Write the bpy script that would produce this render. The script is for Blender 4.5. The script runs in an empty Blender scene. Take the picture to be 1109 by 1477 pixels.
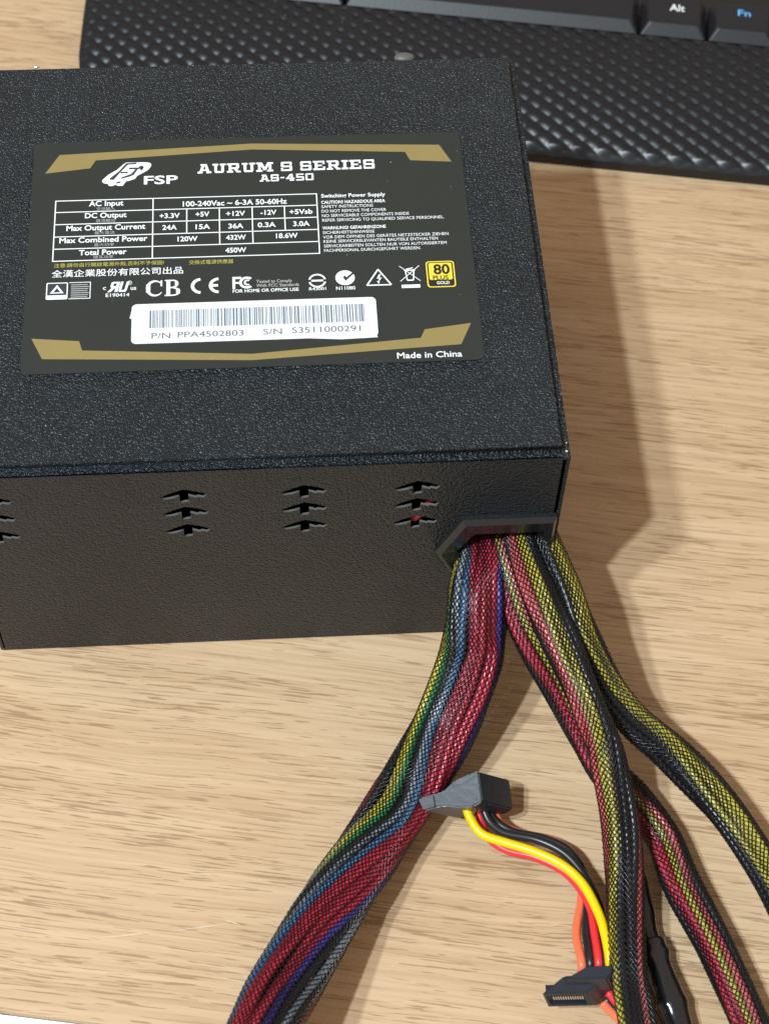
import bpy, bmesh, math, random
import numpy as np
from mathutils import Vector, Matrix

SC = bpy.context.scene
COL = SC.collection
R = math.radians

# ------------------------------------------------------------------ camera
cam_d = bpy.data.cameras.new('camera')
cam = bpy.data.objects.new('camera', cam_d)
COL.objects.link(cam)
cam.matrix_world = Matrix(((0.997950, 0.037695, -0.051721, -0.068491),
                           (-0.059962, 0.833199, -0.549713, -0.250314),
                           (0.022372, 0.551687, 0.833751, 0.442542),
                           (0, 0, 0, 1)))
cam_d.sensor_fit = 'VERTICAL'
cam_d.sensor_height = 36.0
cam_d.lens = 63.57
cam_d.clip_start = 0.02
cam_d.clip_end = 50
cam_d.dof.use_dof = True
cam_d.dof.focus_distance = 0.475
cam_d.dof.aperture_fstop = 22
SC.camera = cam

# ------------------------------------------------------------------ room light
world = bpy.data.worlds.new('World')
SC.world = world
world.use_nodes = True
bg = world.node_tree.nodes['Background']
bg.inputs['Color'].default_value = (1.0, 0.81, 0.64, 1)
bg.inputs['Strength'].default_value = 0.54

def lamp(name, direction, dist, power, radius, color):
    d = bpy.data.lights.new(name, 'POINT')
    d.energy = power
    d.shadow_soft_size = radius
    d.color = color
    o = bpy.data.objects.new(name, d)
    o.location = Vector((-0.02, 0.05, 0.05)) + Vector(direction).normalized() * dist
    COL.objects.link(o)
    return o
lamp('ceiling_lamp', (-0.362, -0.385, 0.848), 1.6, 83, 0.023, (0.80, 0.93, 1.0))
lamp('ceiling_lamp', (-0.448, -0.294, 0.844), 1.6, 68, 0.033, (0.80, 0.93, 1.0))

SC.view_settings.view_transform = 'Standard'
SC.view_settings.look = 'None'
SC.view_settings.exposure = 0.0
SC.view_settings.gamma = 1.0
SC.cycles.use_denoising = False
SC.cycles.sample_clamp_indirect = 4.0
SC.cycles.max_bounces = 8

# ------------------------------------------------------------------ materials
def nodes(name):
    m = bpy.data.materials.new(name)
    m.use_nodes = True
    nt = m.node_tree
    return m, nt, nt.nodes['Principled BSDF']

def plain(name, col, rough=0.5, spec=0.5, metal=0.0, coat=0.0, bump=None, var=0.0):
    """simple paint / plastic with slight procedural variation and fine relief"""
    m, nt, b = nodes(name)
    b.inputs['Roughness'].default_value = rough
    b.inputs['Specular IOR Level'].default_value = spec
    b.inputs['Metallic'].default_value = metal
    b.inputs['Coat Weight'].default_value = coat
    b.inputs['Base Color'].default_value = (*col, 1)
    tc = nt.nodes.new('ShaderNodeTexCoord')
    if var:
        n = nt.nodes.new('ShaderNodeTexNoise'); n.inputs['Scale'].default_value = 160; n.inputs['Detail'].default_value = 5
        mx = nt.nodes.new('ShaderNodeMix'); mx.data_type = 'RGBA'
        mx.inputs[6].default_value = (*[c * (1 - var) for c in col], 1)
        mx.inputs[7].default_value = (*[min(1, c * (1 + var)) for c in col], 1)
        nt.links.new(tc.outputs['Object'], n.inputs['Vector'])
        nt.links.new(n.outputs['Fac'], mx.inputs[0])
        nt.links.new(mx.outputs[2], b.inputs['Base Color'])
    if bump:
        n2 = nt.nodes.new('ShaderNodeTexNoise'); n2.inputs['Scale'].default_value = bump[0]; n2.inputs['Detail'].default_value = 3
        bp = nt.nodes.new('ShaderNodeBump'); bp.inputs['Strength'].default_value = bump[1]; bp.inputs['Distance'].default_value = bump[2]
        nt.links.new(tc.outputs['Object'], n2.inputs['Vector'])
        nt.links.new(n2.outputs['Fac'], bp.inputs['Height'])
        nt.links.new(bp.outputs['Normal'], b.inputs['Normal'])
    return m

def ramp(nt, src, stops):
    r = nt.nodes.new('ShaderNodeValToRGB')
    e = r.color_ramp.elements
    e[0].position, e[0].color = stops[0][0], (*stops[0][1], 1)
    e[1].position, e[1].color = stops[-1][0], (*stops[-1][1], 1)
    for p, c in stops[1:-1]:
        x = e.new(p); x.color = (*c, 1)
    nt.links.new(src, r.inputs[0])
    return r

def wood_material():
    m, nt, b = nodes('oak_laminate')
    L = nt.links.new
    tc = nt.nodes.new('ShaderNodeTexCoord')
    # gentle waviness of the grain
    wn = nt.nodes.new('ShaderNodeTexNoise'); wn.inputs['Scale'].default_value = 9; wn.inputs['Detail'].default_value = 2
    mp0 = nt.nodes.new('ShaderNodeMapping'); mp0.inputs['Scale'].default_value = (1.0, 2.2, 1)
    L(tc.outputs['Object'], mp0.inputs[0]); L(mp0.outputs[0], wn.inputs['Vector'])
    sub = nt.nodes.new('ShaderNodeMath'); sub.operation = 'SUBTRACT'; sub.inputs[1].default_value = 0.5
    L(wn.outputs['Fac'], sub.inputs[0])
    mul = nt.nodes.new('ShaderNodeMath'); mul.operation = 'MULTIPLY'; mul.inputs[1].default_value = 0.007
    L(sub.outputs[0], mul.inputs[0])
    cx = nt.nodes.new('ShaderNodeCombineXYZ'); L(mul.outputs[0], cx.inputs[1])
    add = nt.nodes.new('ShaderNodeVectorMath'); add.operation = 'ADD'
    L(tc.outputs['Object'], add.inputs[0]); L(cx.outputs[0], add.inputs[1])
    def stretched(sx, sy, detail, rough=0.55, off=0.0):
        mp = nt.nodes.new('ShaderNodeMapping'); mp.inputs['Scale'].default_value = (sx, sy, 1)
        mp.inputs['Location'].default_value = (off, off * 1.7, off)
        n = nt.nodes.new('ShaderNodeTexNoise'); n.inputs['Scale'].default_value = 1; n.inputs['Detail'].default_value = detail
        n.inputs['Roughness'].default_value = rough
        L(add.outputs[0], mp.inputs[0]); L(mp.outputs[0], n.inputs['Vector'])
        return n
    broad = stretched(7, 70, 4)
    base = ramp(nt, broad.outputs['Fac'], [(0.26, (0.485, 0.328, 0.192)), (0.5, (0.538, 0.376, 0.229)), (0.74, (0.574, 0.412, 0.260))])
    streak = stretched(14, 800, 6, 0.6, 3.1)
    st = ramp(nt, streak.outputs['Fac'], [(0.36, (0.86, 0.82, 0.78)), (0.56, (1.0, 1.0, 1.0)), (0.72, (1.04, 1.05, 1.06))])
    m1 = nt.nodes.new('ShaderNodeMix'); m1.data_type = 'RGBA'; m1.blend_type = 'MULTIPLY'; m1.inputs[0].default_value = 1
    L(base.outputs[0], m1.inputs[6]); L(st.outputs[0], m1.inputs[7])
    # open pores: short dark dashes along the grain, gathered in bands
    pores = stretched(88, 1750, 2, 0.5, 7.7)
    band = stretched(14, 90, 2, 0.5, 5.3)
    pb = nt.nodes.new('ShaderNodeMath'); pb.operation = 'MULTIPLY_ADD'; pb.inputs[1].default_value = 0.35; 
    L(band.outputs['Fac'], pb.inputs[0]); L(pores.outputs['Fac'], pb.inputs[2])
    pr = ramp(nt, pb.outputs[0], [(0.765, (0, 0, 0)), (0.80, (1, 1, 1))])
    pm = nt.nodes.new('ShaderNodeMath'); pm.operation = 'MULTIPLY'; pm.inputs[1].default_value = 0.66
    L(pr.outputs[0], pm.inputs[0])
    m2 = nt.nodes.new('ShaderNodeMix'); m2.data_type = 'RGBA'
    L(pm.outputs[0], m2.inputs[0]); L(m1.outputs[2], m2.inputs[6]); m2.inputs[7].default_value = (0.25, 0.145, 0.075, 1)
    # longer darker rays
    rays = stretched(34, 1450, 3, 0.5, 11.3)
    rr = ramp(nt, rays.outputs['Fac'], [(0.595, (0, 0, 0)), (0.64, (1, 1, 1))])
    rm = nt.nodes.new('ShaderNodeMath'); rm.operation = 'MULTIPLY'; rm.inputs[1].default_value = 0.46
    L(rr.outputs[0], rm.inputs[0])
    m3 = nt.nodes.new('ShaderNodeMix'); m3.data_type = 'RGBA'
    L(rm.outputs[0], m3.inputs[0]); L(m2.outputs[2], m3.inputs[6]); m3.inputs[7].default_value = (0.29, 0.17, 0.085, 1)
    L(m3.outputs[2], b.inputs['Base Color'])
    b.inputs['Roughness'].default_value = 0.48
    b.inputs['Specular IOR Level'].default_value = 0.35
    bp = nt.nodes.new('ShaderNodeBump'); bp.inputs['Strength'].default_value = 0.25; bp.inputs['Distance'].default_value = 0.0001
    bp.invert = True
    L(pr.outputs[0], bp.inputs['Height']); L(bp.outputs[0], b.inputs['Normal'])
    return m

def powder_coat():
    m, nt, b = nodes('black_powder_coat')
    L = nt.links.new
    tc = nt.nodes.new('ShaderNodeTexCoord')
    n = nt.nodes.new('ShaderNodeTexNoise'); n.inputs['Scale'].default_value = 1650; n.inputs['Detail'].default_value = 2.5; n.inputs['Roughness'].default_value = 0.65
    L(tc.outputs['Object'], n.inputs['Vector'])
    v = nt.nodes.new('ShaderNodeTexVoronoi'); v.inputs['Scale'].default_value = 1600; v.feature = 'SMOOTH_F1'; v.inputs['Smoothness'].default_value = 0.35
    L(tc.outputs['Object'], v.inputs['Vector'])
    ad = nt.nodes.new('ShaderNodeMath'); ad.operation = 'MULTIPLY_ADD'; ad.inputs[1].default_value = -1.0
    nm = nt.nodes.new('ShaderNodeMath'); nm.operation = 'MULTIPLY'; nm.inputs[1].default_value = 0.62
    L(n.outputs['Fac'], nm.inputs[0])
    L(v.outputs['Distance'], ad.inputs[0]); L(nm.outputs[0], ad.inputs[2])
    bp = nt.nodes.new('ShaderNodeBump'); bp.inputs['Strength'].default_value = 1.0; bp.inputs['Distance'].default_value = 0.00066
    L(ad.outputs[0], bp.inputs['Height']); L(bp.outputs[0], b.inputs['Normal'])
    big = nt.nodes.new('ShaderNodeTexNoise'); big.inputs['Scale'].default_value = 40; big.inputs['Detail'].default_value = 3
    L(tc.outputs['Object'], big.inputs['Vector'])
    c = ramp(nt, big.outputs['Fac'], [(0.3, (0.0078, 0.0120, 0.0162)), (0.7, (0.0118, 0.0172, 0.0224))])
    L(c.outputs[0], b.inputs['Base Color'])
    b.inputs['Roughness'].default_value = 0.25
    b.inputs['Specular IOR Level'].default_value = 0.36
    return m

M = {
    'wood': wood_material(),
    'white_edge': plain('white_edge_banding', (0.82, 0.82, 0.80), 0.35),
    'coat': powder_coat(),
    'label': plain('label_film', (0.024, 0.027, 0.025), 0.42, 0.32, bump=(300, 0.15, 0.0002), var=0.06),
    'gold': plain('gold_ink', (0.25, 0.19, 0.070), 0.45, 0.4, var=0.05),
    'white_ink': plain('white_ink', (0.80, 0.81, 0.82), 0.5),
    'grey_ink': plain('grey_ink', (0.36, 0.37, 0.37), 0.5),
    'yellow_ink': plain('yellow_ink', (0.46, 0.41, 0.07), 0.5),
    'badge_yellow': plain('badge_yellow_ink', (0.74, 0.58, 0.05), 0.45),
    'black_ink': plain('black_ink', (0.014, 0.013, 0.013), 0.5),
    'navy_ink': plain('dark_label_ink', (0.030, 0.034, 0.045), 0.5),
    'sticker': plain('white_paper_sticker', (0.68, 0.70, 0.72), 0.55, bump=(500, 0.06, 0.0001)),
    'bar_ink': plain('barcode_ink', (0.10, 0.14, 0.19), 0.6),
    'sticker_text': plain('thin_grey_ink', (0.10, 0.10, 0.12), 0.6),
    'grommet': plain('black_nylon', (0.011, 0.012, 0.014), 0.32, 0.55, bump=(700, 0.12, 0.0001)),
    'chip': plain('bare_steel', (0.75, 0.75, 0.76), 0.3, metal=0.9),
    'dark': plain('interior_shade_tone', (0.03, 0.03, 0.03), 0.7),  # dark base colour stands in for the shade inside the case
    'mesh': plain('black_monofilament', (0.007, 0.007, 0.008), 0.24, 0.5),
    'shrink': plain('black_heat_shrink', (0.010, 0.010, 0.012), 0.16, 0.6, bump=(140, 0.35, 0.0012)),
    'plug': plain('black_plastic_sheen_tint', (0.014, 0.018, 0.028), 0.36, 0.5, bump=(420, 0.2, 0.0002), var=0.25),  # slate-blue tint in the black base colour stands in for a cool sheen
    'cut_edge': plain('grey_hole_edge', (0.095, 0.095, 0.09), 0.5),  # plain grey, lighter than the coat, for the sides of the vent holes
    'scratch': plain('scuffed_lacquer', (0.64, 0.55, 0.43), 0.6),
    'contact': plain('tinned_contact', (0.72, 0.66, 0.52), 0.3, metal=0.85),
    'kb': plain('keyboard_soft_plastic', (0.0060, 0.0072, 0.0105), 0.36, 0.42, bump=(1600, 0.18, 0.0001)),
    'kb_side': plain('keyboard_base_plastic', (0.010, 0.010, 0.011), 0.45, 0.4),
    'key': plain('key_plastic', (0.0095, 0.0105, 0.014), 0.42, 0.40, bump=(1500, 0.3, 0.0001)),
    'blue_ink': plain('light_blue_ink', (0.10, 0.42, 0.85), 0.5),
}
WIRE = {
    'red': (0.50, 0.020, 0.050), 'pink': (0.58, 0.085, 0.09), 'yellow': (0.43, 0.355, 0.03), 'blue': (0.04, 0.14, 0.30),
    'purple': (0.045, 0.035, 0.27), 'green': (0.015, 0.22, 0.07), 'grey': (0.20, 0.23, 0.27), 'black': (0.012, 0.013, 0.016),
    'orange': (0.85, 0.16, 0.07), 'sun': (0.80, 0.54, 0.0), 'scarlet': (0.72, 0.03, 0.035),
}
for k, c in WIRE.items():
    M['wire_' + k] = plain(k + '_wire_insulation', c, 0.34, 0.5)

# ------------------------------------------------------------------ helpers
def setp(o, label=None, cat=None, group=None, kind=None):
    if label: o['label'] = label
    if cat: o['category'] = cat
    if group: o['group'] = group
    if kind: o['kind'] = kind
    return o

def empty(name, loc, label, cat, group=None):
    o = bpy.data.objects.new(name, None)
    o.empty_display_size = 0.02
    o.location = loc
    COL.objects.link(o)
    return setp(o, label, cat, group)

def link(name, me, mat, parent=None, smooth=False, label=None):
    """one mesh object whose vertices are given in world metres"""
    if mat is not None and not me.materials:
        me.materials.append(mat)
    if smooth:
        for p in me.polygons: p.use_smooth = True
    o = bpy.data.objects.new(name, me)
    COL.objects.link(o)
    if parent is not None:
        root = parent
        o.parent = parent
        off = Vector((0, 0, 0))
        while root is not None:
            if root.type == 'EMPTY':
                off += root.location
            root = root.parent
        if parent.type == 'EMPTY':
            o.matrix_parent_inverse = Matrix.Translation(-off)
    if label: o['label'] = label
    return o

def pyd(name, v, f, mat, parent=None, smooth=False, label=None):
    me = bpy.data.meshes.new(name)
    me.from_pydata([tuple(p) for p in v], [], f)
    me.update()
    return link(name, me, mat, parent, smooth, label)

def from_bm(name, bm, mat, parent=None, smooth=False, label=None):
    me = bpy.data.meshes.new(name)
    bmesh.ops.recalc_face_normals(bm, faces=bm.faces)
    bm.to_mesh(me); bm.free()
    return link(name, me, mat, parent, smooth, label)

def flat_polys(name, polys, z, mat, parent, dz=3e-6, label=None):
    """flat ink: several outlines in one print, each a hair above the last"""
    v, f = [], []
    for i, p in enumerate(polys):
        a = sum(p[k][0] * p[(k + 1) % len(p)][1] - p[(k + 1) % len(p)][0] * p[k][1] for k in range(len(p)))
        q = p if a > 0 else p[::-1]
        b = len(v)
        v += [(x, y, z + i * dz) for x, y in q]
        f.append(list(range(b, b + len(q))))
    return pyd(name, v, f, mat, parent, label=label)

def rrect(x0, y0, x1, y1, r, n=5):
    out = []
    for cx, cy, a0 in ((x1 - r, y0 + r, -90), (x1 - r, y1 - r, 0), (x0 + r, y1 - r, 90), (x0 + r, y0 + r, 180)):
        for i in range(n + 1):
            a = R(a0 + 90 * i / n)
            out.append((cx + r * math.cos(a), cy + r * math.sin(a)))
    return out

def slab(name, outline, z0, z1, mat, parent, label=None):
    n = len(outline)
    v = [(x, y, z0) for x, y in outline] + [(x, y, z1) for x, y in outline]
    f = [list(range(n, 2 * n)), list(range(n - 1, -1, -1))]
    f += [[i, (i + 1) % n, n + (i + 1) % n, n + i] for i in range(n)]
    return pyd(name, v, f, mat, parent, label=label)

def strip(p, q, w):
    d = Vector((q[0] - p[0], q[1] - p[1])); d.normalize(); n = Vector((-d.y, d.x)) * (w / 2)
    return [(p[0] - n.x, p[1] - n.y), (q[0] - n.x, q[1] - n.y), (q[0] + n.x, q[1] + n.y), (p[0] + n.x, p[1] + n.y)]

def arc_band(cx, cy, ro, ri, a0, a1, n=18, sx=1.0):
    o = [(cx + sx * ro * math.cos(R(a0 + (a1 - a0) * i / n)), cy + ro * math.sin(R(a0 + (a1 - a0) * i / n))) for i in range(n + 1)]
    k = [(cx + sx * ri * math.cos(R(a0 + (a1 - a0) * i / n)), cy + ri * math.sin(R(a0 + (a1 - a0) * i / n))) for i in range(n + 1)]
    return [[o[i], o[i + 1], k[i + 1], k[i]] for i in range(n)]

def spline(pts, step):
    """Catmull-Rom through pts, resampled at an even step"""
    P = [np.array(p, float) for p in pts]
    P = [2 * P[0] - P[1]] + P + [2 * P[-1] - P[-2]]
    out, par = [], []
    for i in range(1, len(P) - 2):
        for k in range(40):
            t = k / 40
            a, b, c, d = P[i - 1], P[i], P[i + 1], P[i + 2]
            out.append(0.5 * (2 * b + (c - a) * t + (2 * a - 5 * b + 4 * c - d) * t * t + (3 * b - a - 3 * c + d) * t ** 3))
            par.append(i - 1 + t)
    out.append(P[-2]); par.append(len(pts) - 1)
    out = np.array(out); par = np.array(par)
    s = np.r_[0, np.cumsum(np.linalg.norm(np.diff(out, axis=0), axis=1))]
    n = max(2, int(s[-1] / step))
    q = np.linspace(0, s[-1], n + 1)
    return np.stack([np.interp(q, s, out[:, k]) for k in range(3)], 1), np.interp(q, s, par)

def frames(P):
    T = np.gradient(P, axis=0); T /= np.linalg.norm(T, axis=1)[:, None]
    U = np.cross([0, 0, 1.0], T); U /= np.linalg.norm(U, axis=1)[:, None]
    V = np.cross(T, U)
    return T, U, V

def tube_data(P, rad, sides):
    T, U, V = frames(P)
    rad = np.broadcast_to(np.asarray(rad, float), (len(P),))
    a = np.arange(sides) * 2 * np.pi / sides
    ring = P[:, None, :] + rad[:, None, None] * (np.cos(a)[None, :, None] * U[:, None, :] + np.sin(a)[None, :, None] * V[:, None, :])
    v = ring.reshape(-1, 3)
    f = []
    for j in range(len(P) - 1):
        for k in range(sides):
            f.append((j * sides + k, j * sides + (k + 1) % sides, (j + 1) * sides + (k + 1) % sides, (j + 1) * sides + k))
    f.append(tuple(range(sides - 1, -1, -1)))
    b = (len(P) - 1) * sides
    f.append(tuple(range(b, b + sides)))
    return v, f

def tube(name, P, rad, mat, parent, sides=10, label=None):
    v, f = tube_data(P, rad, sides)
    return pyd(name, v.tolist(), f, mat, parent, True, label)

# ------------------------------------------------------------------ measured layout (metres)
TEXTS=[
('FSP',-0.10431,0.09243,0.00905,0.00305,0.000,0.020,'w'),
('AC Input',-0.11869,0.08503,0.00908,0.00189,0.000,0.020,'w'),
('DC Output',-0.11962,0.08083,0.01091,0.00182,0.000,0.020,'w'),
('Max Output Current',-0.12431,0.07651,0.02057,0.00185,0.000,0.020,'w'),
('Max Combined Power',-0.12598,0.07230,0.02286,0.00184,0.000,0.020,'w'),
('Total Power',-0.12078,0.06793,0.01234,0.00182,0.000,0.020,'w'),
('交流輸入',-0.11668,0.08343,0.00492,0.00114,0.000,0.000,'g'),
('直流輸出',-0.11667,0.07927,0.00501,0.00113,0.000,0.000,'g'),
('最大電流',-0.11692,0.07498,0.00523,0.00112,0.000,0.000,'g'),
('最大功率',-0.11693,0.07081,0.00519,0.00111,0.000,0.000,'g'),
('總瓦功率',-0.11701,0.06661,0.00515,0.00110,0.000,0.000,'g'),
('100-240Vac ~ 6-3A 50-60Hz',-0.09395,0.08401,0.02757,0.00184,0.000,0.020,'w'),
('+3.3V',-0.10006,0.08003,0.00532,0.00173,0.000,0.020,'w'),
('+5V',-0.09059,0.08024,0.00364,0.00173,0.000,0.020,'w'),
('+12V',-0.08255,0.08015,0.00501,0.00173,0.000,0.020,'w'),
('-12V',-0.07347,0.08019,0.00422,0.00173,0.000,0.020,'w'),
('+5Vsb',-0.06582,0.08013,0.00612,0.00173,0.000,0.020,'w'),
('24A',-0.09931,0.07590,0.00381,0.00171,0.000,0.020,'w'),
('15A',-0.09060,0.07581,0.00380,0.00171,0.000,0.020,'w'),
('36A',-0.08200,0.07573,0.00393,0.00171,0.000,0.020,'w'),
('0.3A',-0.07429,0.07583,0.00474,0.00171,0.000,0.020,'w'),
('3.0A',-0.06499,0.07586,0.00435,0.00172,0.000,0.020,'w'),
('120W',-0.09531,0.07173,0.00522,0.00169,0.000,0.020,'w'),
('432W',-0.08265,0.07174,0.00518,0.00170,0.000,0.020,'w'),
('18.6W',-0.06959,0.07181,0.00569,0.00170,0.000,0.020,'w'),
('450W',-0.08290,0.06732,0.00546,0.00168,0.000,0.020,'w'),
('注意:請勿自行開啟電源外殼,否則不予保固!',-0.12704,0.06385,0.02829,0.00147,0.000,0.000,'y'),
('交換式電源供應器',-0.09232,0.06361,0.01147,0.00147,0.000,0.000,'y'),
('全漢企業股份有限公司出品',-0.12751,0.06057,0.03366,0.00247,0.000,0.005,'w'),
('Switching Power Supply',-0.05720,0.08573,0.01711,0.00131,0.000,0.020,'w'),
('CAUTION! HAZARDOUS AREA',-0.05729,0.08351,0.01706,0.00110,0.000,0.020,'w'),
('SAFETY INSTRUCTIONS',-0.05729,0.08198,0.01371,0.00104,0.000,0.000,'w'),
('DO NOT REMOVE THE COVER',-0.05731,0.08036,0.01714,0.00104,0.000,0.000,'w'),
('NO SERVICEABLE COMPONENTS INSIDE',-0.05726,0.07874,0.02308,0.00104,0.000,0.000,'w'),
('REFER SERVICING TO QUALIFIED SERVICE PERSONNEL.',-0.05725,0.07713,0.03228,0.00103,0.000,0.000,'w'),
('WARNUNG! GEFAHRENZONE',-0.05733,0.07436,0.01672,0.00108,0.000,0.020,'w'),
('SICHERHEITSHINWEISE',-0.05728,0.07278,0.01359,0.00102,0.000,0.000,'w'),
('VOR DEM ÖFFNEN DES GERÄTES NETZSTECKER ZIEHEN',-0.05732,0.07118,0.03301,0.00102,0.000,0.000,'w'),
('KEINE SERVICERELEVANTEN BAUTEILE ENTHALTEN',-0.05723,0.06968,0.03000,0.00102,0.000,0.000,'w'),
('SERVICEARBEITEN SOLLTEN NUR VON AUTORISIERTEM',-0.05719,0.06808,0.03214,0.00101,0.000,0.000,'w'),
('FACHPERSONAL DURCHGEFÜHRT WERDEN.',-0.05720,0.06652,0.02527,0.00101,0.000,0.000,'w'),
('E190414',-0.11350,0.05353,0.00599,0.00116,0.000,0.010,'w'),
('c',-0.11427,0.05593,0.00080,0.00093,0.000,0.010,'w'),
('us',-0.10720,0.05562,0.00142,0.00093,0.000,0.010,'w'),
('®',-0.10811,0.05734,0.00124,0.00140,0.000,0.000,'w'),
('Tested to Comply',-0.07507,0.05666,0.00920,0.00103,0.000,0.015,'g'),
('With FCC Standards',-0.07509,0.05528,0.01097,0.00103,0.000,0.015,'g'),
('FOR HOME OR OFFICE USE',-0.08116,0.05363,0.01689,0.00107,0.000,0.015,'w'),
('R43001',-0.06161,0.05362,0.00435,0.00102,0.000,0.010,'w'),
('N11080',-0.05466,0.05348,0.00494,0.00116,0.000,0.010,'w'),
('Made in China',-0.04040,0.03048,0.01632,0.00190,0.000,0.012,'w'),
('80',-0.02921,0.05777,0.00424,0.00332,0.000,0.030,'k'),
('PLUS',-0.02953,0.05588,0.00405,0.00141,0.000,0.020,'k'),
('GOLD',-0.02866,0.05431,0.00332,0.00098,0.000,0.020,'w2'),
('P/N',-0.10171,0.03928,0.00469,0.00193,0.000,0.000,'b'),
('PPA4502803',-0.09515,0.03938,0.01653,0.00193,0.000,0.000,'b'),
('S/N',-0.07368,0.03945,0.00472,0.00193,0.000,0.000,'b'),
('S3511000291',-0.06638,0.03962,0.01732,0.00194,0.000,0.000,'b'),
]
BAND_TOP=[(-0.13066,0.09732), (-0.12712,0.10404), (-0.07515,0.10642), (-0.02430,0.10406), (-0.02139,0.09761), (-0.03256,0.09855), (-0.03378,0.10172), (-0.07519,0.10420), (-0.11731,0.10170), (-0.11877,0.09881)]
BAND_BOTTOM=[(-0.13170,0.04064), (-0.11978,0.03936), (-0.11894,0.03635), (-0.07659,0.03348), (-0.03404,0.03687), (-0.03288,0.03957), (-0.02098,0.04116), (-0.02403,0.03437), (-0.07663,0.03149), (-0.12877,0.03399)]
BARS=[(-0.10227,0.04832), (-0.04777,0.04873), (-0.04798,0.04297), (-0.10192,0.04241)]
LOGO_WHITE=[(-0.11548,0.09377), (-0.11528,0.09450), (-0.11370,0.09638), (-0.11157,0.09794), (-0.10987,0.09998), (-0.10911,0.10061), (-0.10660,0.10052), (-0.10486,0.10054), (-0.10311,0.10038), (-0.10240,0.09985), (-0.10248,0.09894), (-0.10329,0.09762), (-0.10480,0.09648), (-0.10609,0.09564), (-0.10673,0.09447), (-0.10823,0.09387), (-0.10910,0.09367), (-0.10993,0.09207), (-0.11123,0.09212), (-0.11189,0.09259), (-0.11252,0.09208), (-0.11361,0.09221), (-0.11395,0.09297), (-0.11493,0.09315)]
LOGO_DARK1=[(-0.11345,0.09488), (-0.11112,0.09732), (-0.10911,0.10034), (-0.10638,0.10039), (-0.10637,0.09985), (-0.10866,0.09981), (-0.11057,0.09715), (-0.11236,0.09433), (-0.11333,0.09437)]
LOGO_DARK2=[(-0.10832,0.09866), (-0.10581,0.09862), (-0.10560,0.09906), (-0.10484,0.09931), (-0.10435,0.09872), (-0.10471,0.09774), (-0.10514,0.09745), (-0.10548,0.09816), (-0.10602,0.09797), (-0.10707,0.09591), (-0.10826,0.09530), (-0.11052,0.09456), (-0.11021,0.09520), (-0.10773,0.09636), (-0.10667,0.09799), (-0.10842,0.09806)]
LOGO_DARK3=[(-0.11047,0.09721), (-0.10855,0.09714), (-0.10880,0.09658), (-0.11071,0.09665)]
LOGO_DARK4=[(-0.11137,0.09358), (-0.11029,0.09371), (-0.11071,0.09308), (-0.11185,0.09288)]
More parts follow.
